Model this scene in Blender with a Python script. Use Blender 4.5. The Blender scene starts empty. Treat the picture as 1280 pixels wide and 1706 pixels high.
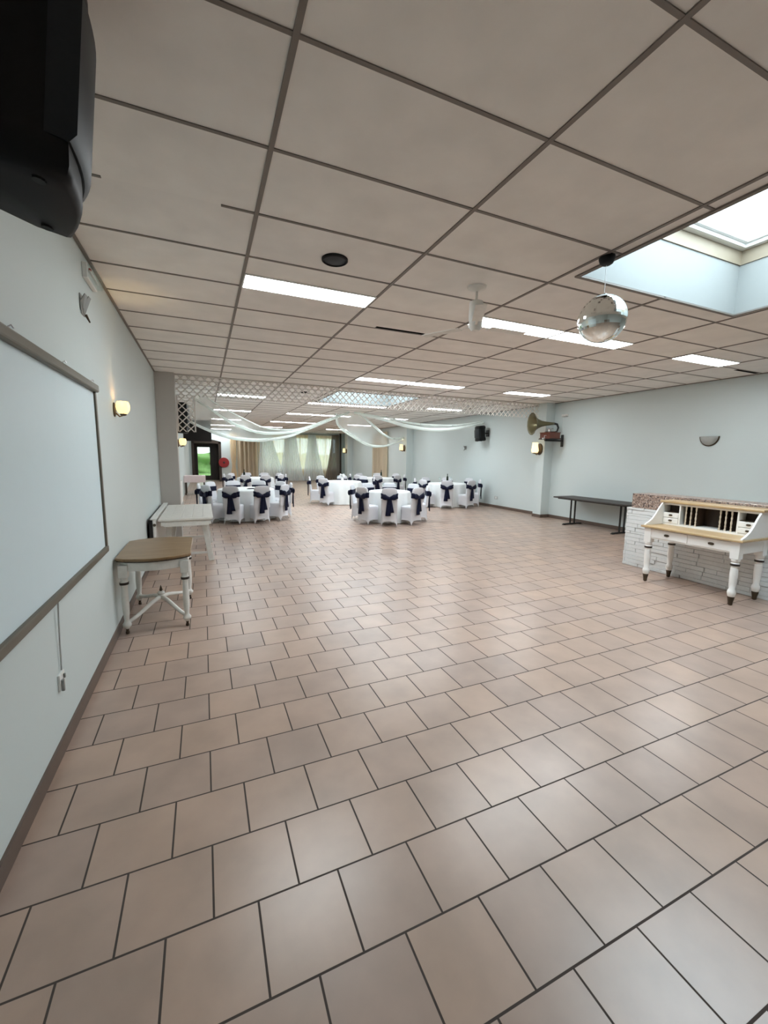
import bpy, bmesh, math, random
from mathutils import Vector, Matrix
random.seed(7)
PI = math.pi
C = bpy.context.scene.collection
SC = bpy.context.scene

# ------------------------------------------------------------------ camera
def make_camera():
    yaw, pitch, roll = (math.radians(a) for a in (23.617, -7.65, 0.738))
    cy, sy, cp, sp, cr, sr = math.cos(yaw), math.sin(yaw), math.cos(pitch), math.sin(pitch), math.cos(roll), math.sin(roll)
    f = Vector((sy*cp, cy*cp, sp)); r0 = Vector((cy, -sy, 0)); u0 = r0.cross(f)
    r = cr*r0 + sr*u0; u = -sr*r0 + cr*u0
    cam = bpy.data.cameras.new('camera'); o = bpy.data.objects.new('camera', cam); C.objects.link(o)
    cam.sensor_fit = 'HORIZONTAL'; cam.sensor_width = 36.0; cam.lens = 36.0*685.0/1280.0
    cam.clip_start = 0.02; cam.clip_end = 200
    m = Matrix((r, u, -f)).transposed().to_4x4(); m.translation = Vector((0, 0, 1.62))
    o.matrix_world = m; SC.camera = o
make_camera()

# ------------------------------------------------------------------ world, exposure
W = bpy.data.worlds.new('overcast_sky'); SC.world = W; W.use_nodes = True
WB = W.node_tree.nodes['Background']
WB.inputs['Color'].default_value = (0.80, 0.92, 1.0, 1); WB.inputs['Strength'].default_value = 9.5
SC.view_settings.view_transform = 'Standard'; SC.view_settings.look = 'None'
SC.view_settings.gamma = 1.0; SC.view_settings.use_curve_mapping = False
SC.view_settings.exposure = 0.15
LAMP = 28.0                      # brightness of the fluorescent diffusers
SC.cycles.max_bounces = 10; SC.cycles.diffuse_bounces = 6; SC.cycles.transparent_max_bounces = 16
SC.cycles.sample_clamp_indirect = 6.0; SC.cycles.caustics_reflective = False; SC.cycles.caustics_refractive = False

CEIL = 3.114; XL = -0.77; XR = 8.8; YB = 27.0; YF = -3.2
# ------------------------------------------------------------------ materials
MATS = {}
def nodes_of(name):
    m = bpy.data.materials.new(name); m.use_nodes = True
    nt = m.node_tree; b = nt.nodes['Principled BSDF']; MATS[name] = m
    return m, nt, b
def setp(b, rough=.5, metal=0., spec=None):
    b.inputs['Roughness'].default_value = rough; b.inputs['Metallic'].default_value = metal
    if spec is not None: b.inputs['Specular IOR Level'].default_value = spec
def plain(name, col, rough=.5, metal=0., var=.06, scale=12., spec=None, bump=0., stretch=None):
    m, nt, b = nodes_of(name); setp(b, rough, metal, spec)
    tc = nt.nodes.new('ShaderNodeTexCoord'); n = nt.nodes.new('ShaderNodeTexNoise')
    n.inputs['Scale'].default_value = scale; n.inputs['Detail'].default_value = 5
    src = tc.outputs['Object']
    if stretch:
        mp = nt.nodes.new('ShaderNodeMapping'); mp.inputs['Scale'].default_value = stretch
        nt.links.new(src, mp.inputs['Vector']); src = mp.outputs['Vector']
    nt.links.new(src, n.inputs['Vector'])
    r = nt.nodes.new('ShaderNodeMix'); r.data_type = 'RGBA'
    r.inputs['A'].default_value = tuple(c*(1-var) for c in col)+(1,); r.inputs['B'].default_value = tuple(min(1, c*(1+var)) for c in col)+(1,)
    nt.links.new(n.outputs['Fac'], r.inputs['Factor']); nt.links.new(r.outputs['Result'], b.inputs['Base Color'])
    if bump:
        bp = nt.nodes.new('ShaderNodeBump'); bp.inputs['Strength'].default_value = bump; bp.inputs['Distance'].default_value = .01
        nt.links.new(n.outputs['Fac'], bp.inputs['Height']); nt.links.new(bp.outputs['Normal'], b.inputs['Normal'])
    return m
def glow(name, col, strength, rough=.3):
    m, nt, b = nodes_of(name); setp(b, rough); b.inputs['Base Color'].default_value = col+(1,)
    b.inputs['Emission Color'].default_value = col+(1,); b.inputs['Emission Strength'].default_value = strength
    return m
def wood(name, c1, c2, axis=0, rough=.35, freq=5.):
    m, nt, b = nodes_of(name); setp(b, rough)
    tc = nt.nodes.new('ShaderNodeTexCoord'); mp = nt.nodes.new('ShaderNodeMapping')
    s = [freq*5]*3; s[axis] = freq*.5; mp.inputs['Scale'].default_value = s
    n = nt.nodes.new('ShaderNodeTexNoise'); n.inputs['Scale'].default_value = 1.; n.inputs['Detail'].default_value = 6; n.inputs['Distortion'].default_value = .6
    r = nt.nodes.new('ShaderNodeValToRGB'); r.color_ramp.elements[0].position = .3; r.color_ramp.elements[1].position = .72
    r.color_ramp.elements[0].color = c1+(1,); r.color_ramp.elements[1].color = c2+(1,)
    L = nt.links.new; L(tc.outputs['Object'], mp.inputs['Vector']); L(mp.outputs['Vector'], n.inputs['Vector']); L(n.outputs['Fac'], r.inputs['Fac']); L(r.outputs['Color'], b.inputs['Base Color'])
    return m
def sheer(name, col, alpha, back=.5):
    m, nt, b = nodes_of(name); nt.nodes.remove(b); out = nt.nodes['Material Output']
    d = nt.nodes.new('ShaderNodeBsdfDiffuse'); d.inputs['Color'].default_value = col+(1,)
    t = nt.nodes.new('ShaderNodeBsdfTranslucent'); t.inputs['Color'].default_value = col+(1,)
    a = nt.nodes.new('ShaderNodeBsdfTransparent'); m1 = nt.nodes.new('ShaderNodeMixShader'); m2 = nt.nodes.new('ShaderNodeMixShader')
    m1.inputs[0].default_value = back; m2.inputs[0].default_value = alpha
    L = nt.links.new; L(d.outputs[0], m1.inputs[1]); L(t.outputs[0], m1.inputs[2]); L(a.outputs[0], m2.inputs[1]); L(m1.outputs[0], m2.inputs[2]); L(m2.outputs[0], out.inputs['Surface'])
    return m
def glass(name, col=(.95, 1, 1), alpha=.12, rough=.03):
    m, nt, b = nodes_of(name); nt.nodes.remove(b); out = nt.nodes['Material Output']
    g = nt.nodes.new('ShaderNodeBsdfGlossy'); g.inputs['Roughness'].default_value = rough
    a = nt.nodes.new('ShaderNodeBsdfTransparent'); a.inputs['Color'].default_value = col+(1,)
    mx = nt.nodes.new('ShaderNodeMixShader'); mx.inputs[0].default_value = alpha
    L = nt.links.new; L(a.outputs[0], mx.inputs[1]); L(g.outputs[0], mx.inputs[2]); L(mx.outputs[0], out.inputs['Surface'])
    return m
def tiled(name, origin, w, h, offset, c1, c2, cm, mortar, rough, noise=.12, bump=.3):
    m, nt, b = nodes_of(name); setp(b, rough)
    L = nt.links.new
    tc = nt.nodes.new('ShaderNodeTexCoord'); sub = nt.nodes.new('ShaderNodeVectorMath'); sub.operation = 'SUBTRACT'; sub.inputs[1].default_value = origin
    br = nt.nodes.new('ShaderNodeTexBrick'); br.offset = offset; br.offset_frequency = 2; br.squash = 1
    for k, v in (('Color1', c1+(1,)), ('Color2', c2+(1,)), ('Mortar', cm+(1,)), ('Scale', 1.), ('Mortar Size', mortar), ('Mortar Smooth', .2), ('Bias', 0.), ('Brick Width', w), ('Row Height', h)):
        br.inputs[k].default_value = v
    n = nt.nodes.new('ShaderNodeTexNoise'); n.inputs['Scale'].default_value = 3.5; n.inputs['Detail'].default_value = 7
    hsv = nt.nodes.new('ShaderNodeHueSaturation')
    mr = nt.nodes.new('ShaderNodeMapRange'); mr.inputs['To Min'].default_value = 1-noise; mr.inputs['To Max'].default_value = 1+noise; mr.inputs['From Min'].default_value = .3; mr.inputs['From Max'].default_value = .7
    L(tc.outputs['Object'], sub.inputs[0]); L(sub.outputs[0], br.inputs['Vector']); L(tc.outputs['Object'], n.inputs['Vector'])
    L(n.outputs['Fac'], mr.inputs['Value']); L(mr.outputs['Result'], hsv.inputs['Value']); L(br.outputs['Color'], hsv.inputs['Color']); L(hsv.outputs['Color'], b.inputs['Base Color'])
    if bump:
        ro = nt.nodes.new('ShaderNodeMapRange'); ro.inputs['To Min'].default_value = rough; ro.inputs['To Max'].default_value = 1.
        L(br.outputs['Fac'], ro.inputs['Value']); L(ro.outputs['Result'], b.inputs['Roughness'])
        bp = nt.nodes.new('ShaderNodeBump'); bp.inputs['Strength'].default_value = bump; bp.inputs['Distance'].default_value = .004; bp.invert = True
        L(br.outputs['Fac'], bp.inputs['Height']); L(bp.outputs['Normal'], b.inputs['Normal'])
    return m
FLOOR_M = tiled('terracotta_floor', (-.1843, 1.372, 0), .3014, .3, .5, (.45, .32, .245), (.375, .275, .225), (.055, .04, .033), .0042, .32)
FLOOR_M.node_tree.nodes['Principled BSDF'].inputs['Specular IOR Level'].default_value = .9
CEIL_M = tiled('mineral_ceiling', (.366, 1.678, 0), 1.199, .602, 0., (.88, .86, .82), (.835, .815, .785), (.5, .48, .45), .0, .9, .05, 0)
WALL_M = plain('wall_paint', (.625, .70, .70), .6, var=.02, scale=1.5)
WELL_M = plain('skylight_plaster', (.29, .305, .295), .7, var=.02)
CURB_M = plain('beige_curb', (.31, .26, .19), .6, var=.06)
BAR_M = plain('dark_grid', (.19, .165, .145), .5)
SKIRT_M = plain('brown_skirting', (.125, .088, .07), .45, var=.12, scale=6)
WHITE_M = plain('white_paint', (.78, .79, .77), .4, var=.03)
DESKW_M = plain('warm_white_paint', (.86, .85, .82), .35, var=.03)
OLDW_M = plain('worn_white_paint', (.76, .76, .72), .5, var=.14, scale=18)
TRELL_M = plain('trellis_white', (.72, .70, .66), .6, var=.05)
BLACK_M = plain('black_plastic', (.006, .0065, .007), .55, var=.2, spec=.25)
GRILL_M = plain('dark_grille', (.014, .018, .022), .5, var=.2, scale=60, spec=.3)
BLKMET_M = plain('black_metal', (.018, .017, .016), .4, metal=.3)
BRONZE_M = plain('bronze_frame', (.125, .11, .082), .38, metal=.35, var=.1)
SCREEN_M = plain('screen_white', (.69, .83, .885), .45, var=.01)
OAK_M = wood('oak_top', (.165, .10, .045), (.27, .175, .088), 0, freq=9.)
PINE_M = wood('pine_top', (.42, .28, .14), (.58, .42, .23), 0)
DKWOOD_M = wood('dark_wood', (.018, .009, .005), (.05, .026, .012), 2, rough=.6)
MAHOG_M = wood('mahogany', (.09, .022, .012), (.15, .045, .025), 0)
TABLE_M = wood('charcoal_top', (.03, .025, .022), (.055, .045, .04), 1, rough=.55)
WORN_M = plain('worn_cream_wood', (.62, .53, .42), .5, var=.2)
BRASS_M = plain('aged_brass', (.25, .17, .08), .35, metal=.8)
PULL_M = plain('bronze_pull', (.07, .05, .032), .4, metal=.6)
DARKRING_M = plain('dark_ring', (.03, .02, .014), .5)
GREYM_M = plain('grey_metal', (.30, .31, .30), .4, metal=.3)
CHROME_M = plain('silver_metal', (.62, .62, .62), .28, metal=.9)
MIRROR_M = plain('mirror_facets', (.86, .90, .88), .09, metal=1., var=.02)
NAVY_M = plain('navy_satin', (.004, .006, .026), .5, var=.2, spec=.2)
COVER_M = plain('white_stretch_fabric', (.66, .665, .70), .8, var=.03)
CLOTH_M = plain('white_tablecloth', (.80, .83, .83), .8, var=.02)
TULLE_M = sheer('white_tulle', (.90, .97, .94), .33)
TULLE_E = sheer('gathered_tulle', (.94, 1., .98), .92)
SHEER_M = sheer('sheer_curtain', (.90, .95, .99), .86)
BEIGE_M = sheer('beige_curtain', (.76, .66, .51), .97, .35)
CREAM_M = sheer('cream_curtain', (.95, .81, .62), .92, .5)
TAUPE_M = sheer('taupe_curtain', (.30, .26, .22), .97, .3)
GLASS_M = glass('clear_glass'); WINDOW_M = glass('window_glass', (.93, .98, 1), .06); TINT_M = glass('tinted_glass', (.62, .67, .70), .06); DOORG_M = glass('door_glass', (.42, .45, .40), .06)
DIFF_M = glow('lamp_diffuser', (.94, 1., 1.03), LAMP)
SHADE_M = glow('amber_glass_shade', (1., .74, .34), 1.25)
SHADEW_M = glow('pale_lit_shade', (1., .78, .42), 1.3)
RED_M = plain('red_enamel', (.30, .012, .014), .4)
def granite():
    m, nt, b = nodes_of('speckled_granite'); setp(b, .3); L = nt.links.new
    tc = nt.nodes.new('ShaderNodeTexCoord'); v = nt.nodes.new('ShaderNodeTexVoronoi'); v.inputs['Scale'].default_value = 70
    r = nt.nodes.new('ShaderNodeValToRGB'); r.color_ramp.interpolation = 'CONSTANT'; e = r.color_ramp.elements
    e[0].color = (.07, .05, .045, 1); e[1].position = .28; e[1].color = (.36, .26, .21, 1)
    for p, c in ((.55, (.24, .17, .14, 1)), (.75, (.52, .43, .37, 1))): q = e.new(p); q.color = c
    L(tc.outputs['Object'], v.inputs['Vector']); L(v.outputs['Color'], r.inputs['Fac']); L(r.outputs['Color'], b.inputs['Base Color'])
    return m
GRANITE_M = granite()
BRICKW_M = plain('white_painted_stone', (.70, .72, .72), .75, var=.08, scale=30, bump=.25)
NEARBLK_M = plain('near_black_timber', (.010, .008, .007), .7, spec=.2)
DOORW_M = wood('dark_brown_door', (.028, .019, .014), (.055, .037, .026), 2)
LAWN_M = plain('lawn_green', (.22, .36, .12), .9, var=.4, scale=8)
HEDGE_M = plain('hedge_green', (.26, .40, .16), .9, var=.4, scale=5)
PLENUM_M = plain('plenum_dark', (.006, .006, .006), 1.)
BOTTLE_M = plain('dark_bottle_glass', (.012, .022, .014), .12)
PINK_M = plain('pale_pink_cloth', (.74, .62, .62), .8)

# ------------------------------------------------------------------ mesh helpers
class MB:
    def __init__(s): s.v = []; s.f = []; s.fm = []; s.mi = 0
    def add(s, vs, fs, M=None):
        o = len(s.v)
        for p in vs:
            p = Vector(p); s.v.append(tuple(M @ p) if M else tuple(p))
        for f in fs: s.f.append(tuple(i+o for i in f)); s.fm.append(s.mi)
        return s
    def box(s, x0, x1, y0, y1, z0, z1, M=None):
        return s.add([(x0,y0,z0),(x1,y0,z0),(x1,y1,z0),(x0,y1,z0),(x0,y0,z1),(x1,y0,z1),(x1,y1,z1),(x0,y1,z1)],
                     [(3,2,1,0),(4,5,6,7),(0,1,5,4),(1,2,6,5),(2,3,7,6),(3,0,4,7)], M)
    def bar(s, p0, p1, w, h, up=(0,0,1)):
        p0, p1 = Vector(p0), Vector(p1); d = (p1-p0); L = d.length; d.normalize()
        u = Vector(up); x = d.cross(u)
        if x.length < 1e-4: u = Vector((1,0,0)); x = d.cross(u)
        x.normalize(); z = x.cross(d)
        M = Matrix((x, d, z)).transposed().to_4x4(); M.translation = p0
        return s.box(-w/2, w/2, 0, L, -h/2, h/2, M)
    def ring(s, rings, cap0=True, cap1=True, M=None, closed=True):
        n = len(rings[0]); vs = [p for r in rings for p in r]; fs = []
        for i in range(len(rings)-1):
            for k in range(n if closed else n-1):
                a, b = i*n+k, i*n+(k+1) % n
                fs.append((a, b, b+n, a+n))
        if cap0: fs.append(tuple(range(n-1, -1, -1)))
        if cap1: fs.append(tuple(range((len(rings)-1)*n, len(rings)*n)))
        return s.add(vs, fs, M)
    def lathe(s, prof, n=16, M=None, cap0=True, cap1=True):
        return s.ring([[(r*math.cos(2*PI*k/n), r*math.sin(2*PI*k/n), z) for k in range(n)] for r, z in prof], cap0, cap1, M)
    def cyl(s, p0, p1, r0, r1=None, n=12):
        return s.tube([p0, p1], [r0, r0 if r1 is None else r1], n)
    def tube(s, pts, rad, n=8):
        pts = [Vector(p) for p in pts]
        if not isinstance(rad, (list, tuple)): rad = [rad]*len(pts)
        rings = []; prev = None
        for i, p in enumerate(pts):
            d = (pts[min(i+1, len(pts)-1)]-pts[max(i-1, 0)]).normalized()
            a = prev - d*prev.dot(d) if prev else d.orthogonal()
            if a.length < 1e-5: a = d.orthogonal()
            a.normalize(); prev = a; b = d.cross(a)
            rings.append([tuple(p+rad[i]*(math.cos(2*PI*k/n)*a+math.sin(2*PI*k/n)*b)) for k in range(n)])
        return s.ring(rings)
    def prism(s, poly, lo, hi, M=None):          # poly in xy, extruded along z
        n = len(poly)
        return s.ring([[(x, y, lo) for x, y in poly], [(x, y, hi) for x, y in poly]], True, True, M)
    def ball(s, c, r, n=16, m=10, M=None):
        if not isinstance(r, (list, tuple)): r = (r, r, r)
        rings = []
        for i in range(1, m):
            t = PI*i/m
            rings.append([(c[0]+r[0]*math.sin(t)*math.cos(2*PI*k/n), c[1]+r[1]*math.sin(t)*math.sin(2*PI*k/n), c[2]-r[2]*math.cos(t)) for k in range(n)])
        return s.ring(rings, True, True, M)
    def sheet(s, fn, nu, nv, M=None):
        vs = [fn(i/nu, j/nv) for j in range(nv+1) for i in range(nu+1)]
        fs = [(j*(nu+1)+i, j*(nu+1)+i+1, (j+1)*(nu+1)+i+1, (j+1)*(nu+1)+i) for j in range(nv) for i in range(nu)]
        return s.add(vs, fs, M)
    def build(s, name, mat, parent=None, smooth=False, bevel=0, thick=0, segs=2, angle=40):
        me = bpy.data.meshes.new(name); me.from_pydata(s.v, [], s.f)
        bm = bmesh.new(); bm.from_mesh(me); bmesh.ops.recalc_face_normals(bm, faces=bm.faces) ; bm.to_mesh(me); bm.free()
        for m in (mat if isinstance(mat, (list, tuple)) else [mat]): me.materials.append(m)
        if isinstance(mat, (list, tuple)): me.polygons.foreach_set('material_index', s.fm)
        o = bpy.data.objects.new(name, me); C.objects.link(o)
        if parent: o.parent = parent
        if smooth:
            me.polygons.foreach_set('use_smooth', [True]*len(me.polygons))
            me.set_sharp_from_angle(angle=math.radians(angle))
        if thick:
            t = o.modifiers.new('thickness', 'SOLIDIFY'); t.thickness = thick; t.offset = 0
        if bevel:
            b = o.modifiers.new('edge', 'BEVEL'); b.width = bevel; b.segments = segs; b.limit_method = 'ANGLE'
        return o
def tag(o, label, cat, group=None, kind=None):
    o['label'] = label; o['category'] = cat
    if group: o['group'] = group
    if kind: o['kind'] = kind
    return o
def struct(o): o['kind'] = 'structure'; return o
def thing(name, label, cat, loc=(0,0,0), rz=0, group=None):
    o = bpy.data.objects.new(name, None); C.objects.link(o); o.location = loc; o.rotation_euler = (0, 0, rz); o.empty_display_size = .1
    return tag(o, label, cat, group)
def copy_tree(o, parent=None):
    c = o.copy(); C.objects.link(c)
    if parent: c.parent = parent
    for ch in list(o.children): copy_tree(ch, c)
    return c
def rotz(a): return Matrix.Rotation(a, 4, 'Z')

# ------------------------------------------------------------------ the room
def rect_cells(xs, ys, holes, z):
    mb = MB(); xs = sorted(set(xs)); ys = sorted(set(ys))
    for i in range(len(xs)-1):
        for j in range(len(ys)-1):
            cx, cy = (xs[i]+xs[i+1])/2, (ys[j]+ys[j+1])/2
            if any(a < cx < b and c < cy < d for a, b, c, d in holes): continue
            mb.add([(xs[i],ys[j],z),(xs[i+1],ys[j],z),(xs[i+1],ys[j+1],z),(xs[i],ys[j+1],z)], [(0,3,2,1)])
    return mb
SKY1 = (2.90, 5.06, .48, 2.66); SKY2 = (2.93, 5.09, 9.40, 11.45)
GAP1 = (1.90, 2.54, 4.625, 4.70); GAP2 = (8.10, 8.74, 4.10, 4.17)
GX = [.366+1.199*i for i in range(-1, 8)]; GY = [1.678+.602*j for j in range(-8, 45)]
xs = [XL, XR] + [x for x in GX if XL < x < XR]; ys = [YF, YB+2] + [y for y in GY if YF < y < YB+2]
for h in (SKY1, SKY2, GAP1, GAP2): xs += [h[0], h[1]]; ys += [h[2], h[3]]
ceiling = struct(rect_cells(xs, ys, (SKY1, SKY2, GAP1, GAP2), CEIL).build('ceiling', CEIL_M))
g = MB()
def cut_spans(a, b, cuts):
    out = []; cur = a
    for c, d in sorted(cuts):
        if c > cur: out.append((cur, c))
        cur = max(cur, d)
    if cur < b: out.append((cur, b))
    return out
for x in GX:
    if XL+.05 < x < XR-.05:
        for a, b in cut_spans(YF, YB, [(h[2], h[3]) for h in (SKY1, SKY2) if h[0] < x < h[1]]): g.box(x-.0125, x+.0125, a, b, CEIL-.007, CEIL+.002)
for k, y in enumerate(GY):
    if YF < y < YB:
        for a, b in cut_spans(XL, XR, [(h[0], h[1]) for h in (SKY1, SKY2) if h[2] < y < h[3]]+([(-.45, .16)] if abs(y-2.88) < .05 else [])): g.box(a, b, y-.0095, y+.0095, CEIL-.005, CEIL+.002)
for h in (SKY1, SKY2):
    for a, b, c, d in ((h[0]-.035, h[0], h[2]-.035, h[3]+.035), (h[1], h[1]+.035, h[2]-.035, h[3]+.035), (h[0], h[1], h[2]-.035, h[2]), (h[0], h[1], h[3], h[3]+.035)):
        g.box(a, b, c, d, CEIL-.012, CEIL+.002)
g.box(XL, XL+.022, YF, YB, CEIL-.012, CEIL+.002); g.box(XR-.022, XR, YF, YB, CEIL-.012, CEIL+.002)
g.build('grid', BAR_M, ceiling)
p = MB()
for a, b, c, d in (GAP1, GAP2): p.box(a-.02, b+.02, c-.05, d+.05, CEIL+.12, CEIL+.13); p.box(a-.02, b+.02, c-.06, c-.05, CEIL+.003, CEIL+.12); p.box(a-.02, b+.02, d+.05, d+.06, CEIL+.003, CEIL+.12); p.box(a-.03, a-.02, c-.06, d+.06, CEIL+.003, CEIL+.12); p.box(b+.02, b+.03, c-.06, d+.06, CEIL+.003, CEIL+.12)
p.build('plenum', PLENUM_M, ceiling)
struct(MB().add([(XL-.3,YF,0),(XR+.3,YF,0),(XR+.3,YB+3,0),(XL-.3,YB+3,0)], [(0,1,2,3)]).build('floor', FLOOR_M))
struct(MB().box(XL-.15, XL, YF, YB+.2, 0, CEIL).build('wall_left', WALL_M))
struct(MB().box(XR, XR+.15, YF, YB+.2, 0, CEIL).build('wall_right', WALL_M))
struct(MB().box(XL, XR, YF-.15, YF, 0, CEIL).build('wall_front', WALL_M))
WIN = [(3.35, 4.85), (5.05, 6.55), (6.75, 8.25)]; DX0, DX1, DZ = -.5, .85, 2.38
wb = MB(); wb.box(XL, DX0, YB, YB+.2, 0, CEIL); wb.box(DX0, DX1, YB, YB+.2, DZ, CEIL); wb.box(DX1, WIN[0][0], YB, YB+.2, 0, CEIL)
wb.box(WIN[0][0], WIN[2][1], YB, YB+.2, 0, .75); wb.box(WIN[0][0], WIN[2][1], YB, YB+.2, 2.8, CEIL)
for a, b in ((WIN[0][1], WIN[1][0]), (WIN[1][1], WIN[2][0])): wb.box(a, b, YB, YB+.2, .75, 2.8)
wb.box(WIN[2][1], XR, YB, YB+.2, 0, CEIL)
struct(wb.build('wall_back', WALL_M))
pas = MB(); pas.box(XL-.15, DX0-.12, YB+.2, YB+2, 0, 2.6); pas.box(DX1+.12, DX1+.3, YB+.2, YB+2, 0, 2.6); pas.box(DX0-.15, DX1+.3, YB+.2, YB+2, 2.5, 2.6)
struct(pas.build('wall_passage', DOORW_M))
for k, (a, b) in enumerate(WIN):
    f = MB(); 
    for q in ((a, a+.06, .75, 2.8), (b-.06, b, .75, 2.8), ((a+b)/2-.03, (a+b)/2+.03, .75, 2.8)): f.box(q[0], q[1], YB+.06, YB+.12, q[2], q[3])
    f.box(a, b, YB+.06, YB+.12, .75, .81); f.box(a, b, YB+.06, YB+.12, 2.74, 2.8)
    w = struct(f.build('window_%d' % (k+1), WHITE_M)); MB().box(a+.05, b-.05, YB+.085, YB+.095, .8, 2.75).build('glass_pane', TINT_M, w)
# pilasters, plinths
struct(MB().box(XL, -.44, 8.78, 9.08, 0, CEIL).build('pillar_left', plain('shaded_pillar_paint', (.52, .50, .475), .6, var=.02), bevel=.006))  # shade on the left pillar is put into a darker, warmer paint colour
struct(MB().box(8.50, XR, 8.62, 8.92, 0, CEIL).build('pillar_right', WALL_M, bevel=.006))
struct(MB().box(8.46, XR, 16.9, 17.35, 0, CEIL).build('pillar_right_middle', WALL_M, bevel=.006))
struct(MB().box(8.46, XR, 25.3, 25.8, 0, CEIL).build('pillar_right_back', WALL_M, bevel=.006))
struct(MB().box(XL, XL+.012, YF, 8.78, 0, .085).build('baseboard_left', SKIRT_M))
struct(MB().box(XR-.012, XR, YF, 8.62, 0, .085).box(XR-.012, XR, 8.92, YB, 0, .085).box(8.488, 8.5, 8.61, 8.93, 0, .085).box(8.488, XR, 8.608, 8.62, 0, .085).build('baseboard_right', SKIRT_M))
struct(MB().box(DX1+.2, XR, YB-.012, YB, 0, .085).build('baseboard_back', SKIRT_M))
# skylight shafts
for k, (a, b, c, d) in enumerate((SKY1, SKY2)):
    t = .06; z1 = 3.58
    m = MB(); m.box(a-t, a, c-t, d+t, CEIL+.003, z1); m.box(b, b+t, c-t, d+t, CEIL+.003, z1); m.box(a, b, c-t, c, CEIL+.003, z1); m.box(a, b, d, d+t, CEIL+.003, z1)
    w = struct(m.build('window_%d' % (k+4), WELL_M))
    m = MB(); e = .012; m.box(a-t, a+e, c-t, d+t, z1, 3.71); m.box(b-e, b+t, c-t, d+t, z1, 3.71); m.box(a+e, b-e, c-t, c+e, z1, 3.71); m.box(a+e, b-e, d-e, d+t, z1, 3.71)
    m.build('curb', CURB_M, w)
    m = MB()
    for e0, e1, q0, q1 in ((-t, .07, 3.71, 3.745), (-t, .10, 3.745, 3.78)):
        m.box(a+e0, a+e1, c+e0, d-e0, q0, q1); m.box(b-e1, b-e0, c+e0, d-e0, q0, q1); m.box(a+e1, b-e1, c+e0, c+e1, q0, q1); m.box(a+e1, b-e1, d-e1, d-e0, q0, q1)
    m.build('sash', WHITE_M, w)
    m = MB(); m.sheet(lambda u, v: (a+.09+(b-a-.18)*u, c+.09+(d-c-.18)*v, 3.785+.22*(16*u*(1-u)*v*(1-v))**.5), 14, 14)
    m.build('glass_dome', WINDOW_M, w, smooth=True)
# glazed door at the end of the passage, garden beyond
d = MB(); d.box(DX0-.1, -.34, YB+1.9, YB+1.98, 0, 2.5); d.box(.38, DX1+.12, YB+1.9, YB+1.98, 0, 2.5); d.box(-.34, .38, YB+1.9, YB+1.98, 2.08, 2.5); d.box(-.34, .38, YB+1.9, YB+1.98, 0, .28)
do = struct(d.build('door_1', DOORW_M)); MB().box(-.34, .38, YB+1.93, YB+1.945, .28, 2.08).build('glass_pane', DOORG_M, do)
MB().box(.34, .37, YB+1.84, YB+1.9, .98, 1.12).build('handle', BRASS_M, do, bevel=.005)
fr = MB(); fr.box(DX0-.14, DX0, YB-.06, YB+.2, 0, DZ); fr.box(DX1, DX1+.14, YB-.06, YB+.2, 0, DZ); n = 14
arc = [(DX0-.14+(DX1-DX0+.28)*k/n, DZ+.16*math.sin(PI*k/n)) for k in range(n+1)]
fr.prism([(x, z) for x, z in arc]+[(DX1+.14, DZ-.1), (DX0-.14, DZ-.1)], 0, .2, Matrix(((1,0,0,0),(0,0,1,YB-.06),(0,1,0,0),(0,0,0,1))))
struct(fr.build('door_2', DOORW_M))
struct(MB().add([(-9,YB+3,-.04),(20,YB+3,-.04),(20,YB+26,-.04),(-9,YB+26,-.04)], [(0,1,2,3)]).build('ground', LAWN_M))

# ------------------------------------------------------------------ ceiling lights
rows = [(3.95, 'row beside the mirror ball', (0, 2, 3, 5)),
        (7.70, 'second row, before the lattice', (2, 3, 5)),
        (11.30, 'first row behind the lattice', (0, 5)), (11.80, 'row beyond the skylight', (2, 3)),
        (15.1, 'second row behind the lattice', (0, 2, 3, 5)), (19.0, 'third row behind the lattice', (0, 2, 3, 5)),
        (22.8, 'fourth row behind the lattice', (0, 2, 5)), (26.3, 'last row over the back entrance', (0,))]
colname = {0: 'by the left wall', 2: 'left one of the middle pair', 3: 'right one of the middle pair', 5: 'toward the right wall'}
lamp0 = None
for y, rname, cols in rows:
    for i in cols:
        if lamp0 is None:
            o = thing('ceiling_light', '', 'light')
            m = MB(); L2, w = .592, .15
            m.box(-L2, L2, -w, -w+.012, -.012, 0); m.box(-L2, L2, w-.012, w, -.012, 0); m.box(-L2, -L2+.012, -w+.012, w-.012, -.012, 0); m.box(L2-.012, L2, -w+.012, w-.012, -.012, 0)
            m.build('frame', WHITE_M, o); MB().box(-L2+.012, L2-.012, -w+.012, w-.012, -.010, -.001).build('diffuser', DIFF_M, o)
            lamp0 = o
        else: o = copy_tree(lamp0)
        o.location = (GX[0]+1.199*(i+1)+.5995, y, CEIL-.0005)
        tag(o, 'lit fluorescent panel, %s, %s' % (rname, colname[i]), 'light', 'fluorescent panels in the ceiling')

# ceiling loudspeakers (dark round) and a small one at the right edge
def ceiling_speaker(x, y, r, label):
    o = thing('ceiling_speaker', label, 'speaker', (x, y, CEIL), 0, 'round ceiling speakers')
    MB().lathe([(r, 0), (r, -.012), (r*.9, -.018), (r*.86, -.012), (r*.86, 0)], 28).build('rim', BLACK_M, o, smooth=True)
    MB().lathe([(r*.85, -.004), (r*.85, -.009), (r*.4, -.016), (.01, -.018)], 28).build('grille', GRILL_M, o, smooth=True)
ceiling_speaker(.985, 3.256, .10, 'round black ceiling speaker in front of the nearest light panel')
ceiling_speaker(8.48, 3.45, .10, 'round black ceiling speaker near the right wall')
ceiling_speaker(2.246, 9.95, .10, 'round black ceiling speaker seen through the lattice')

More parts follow.
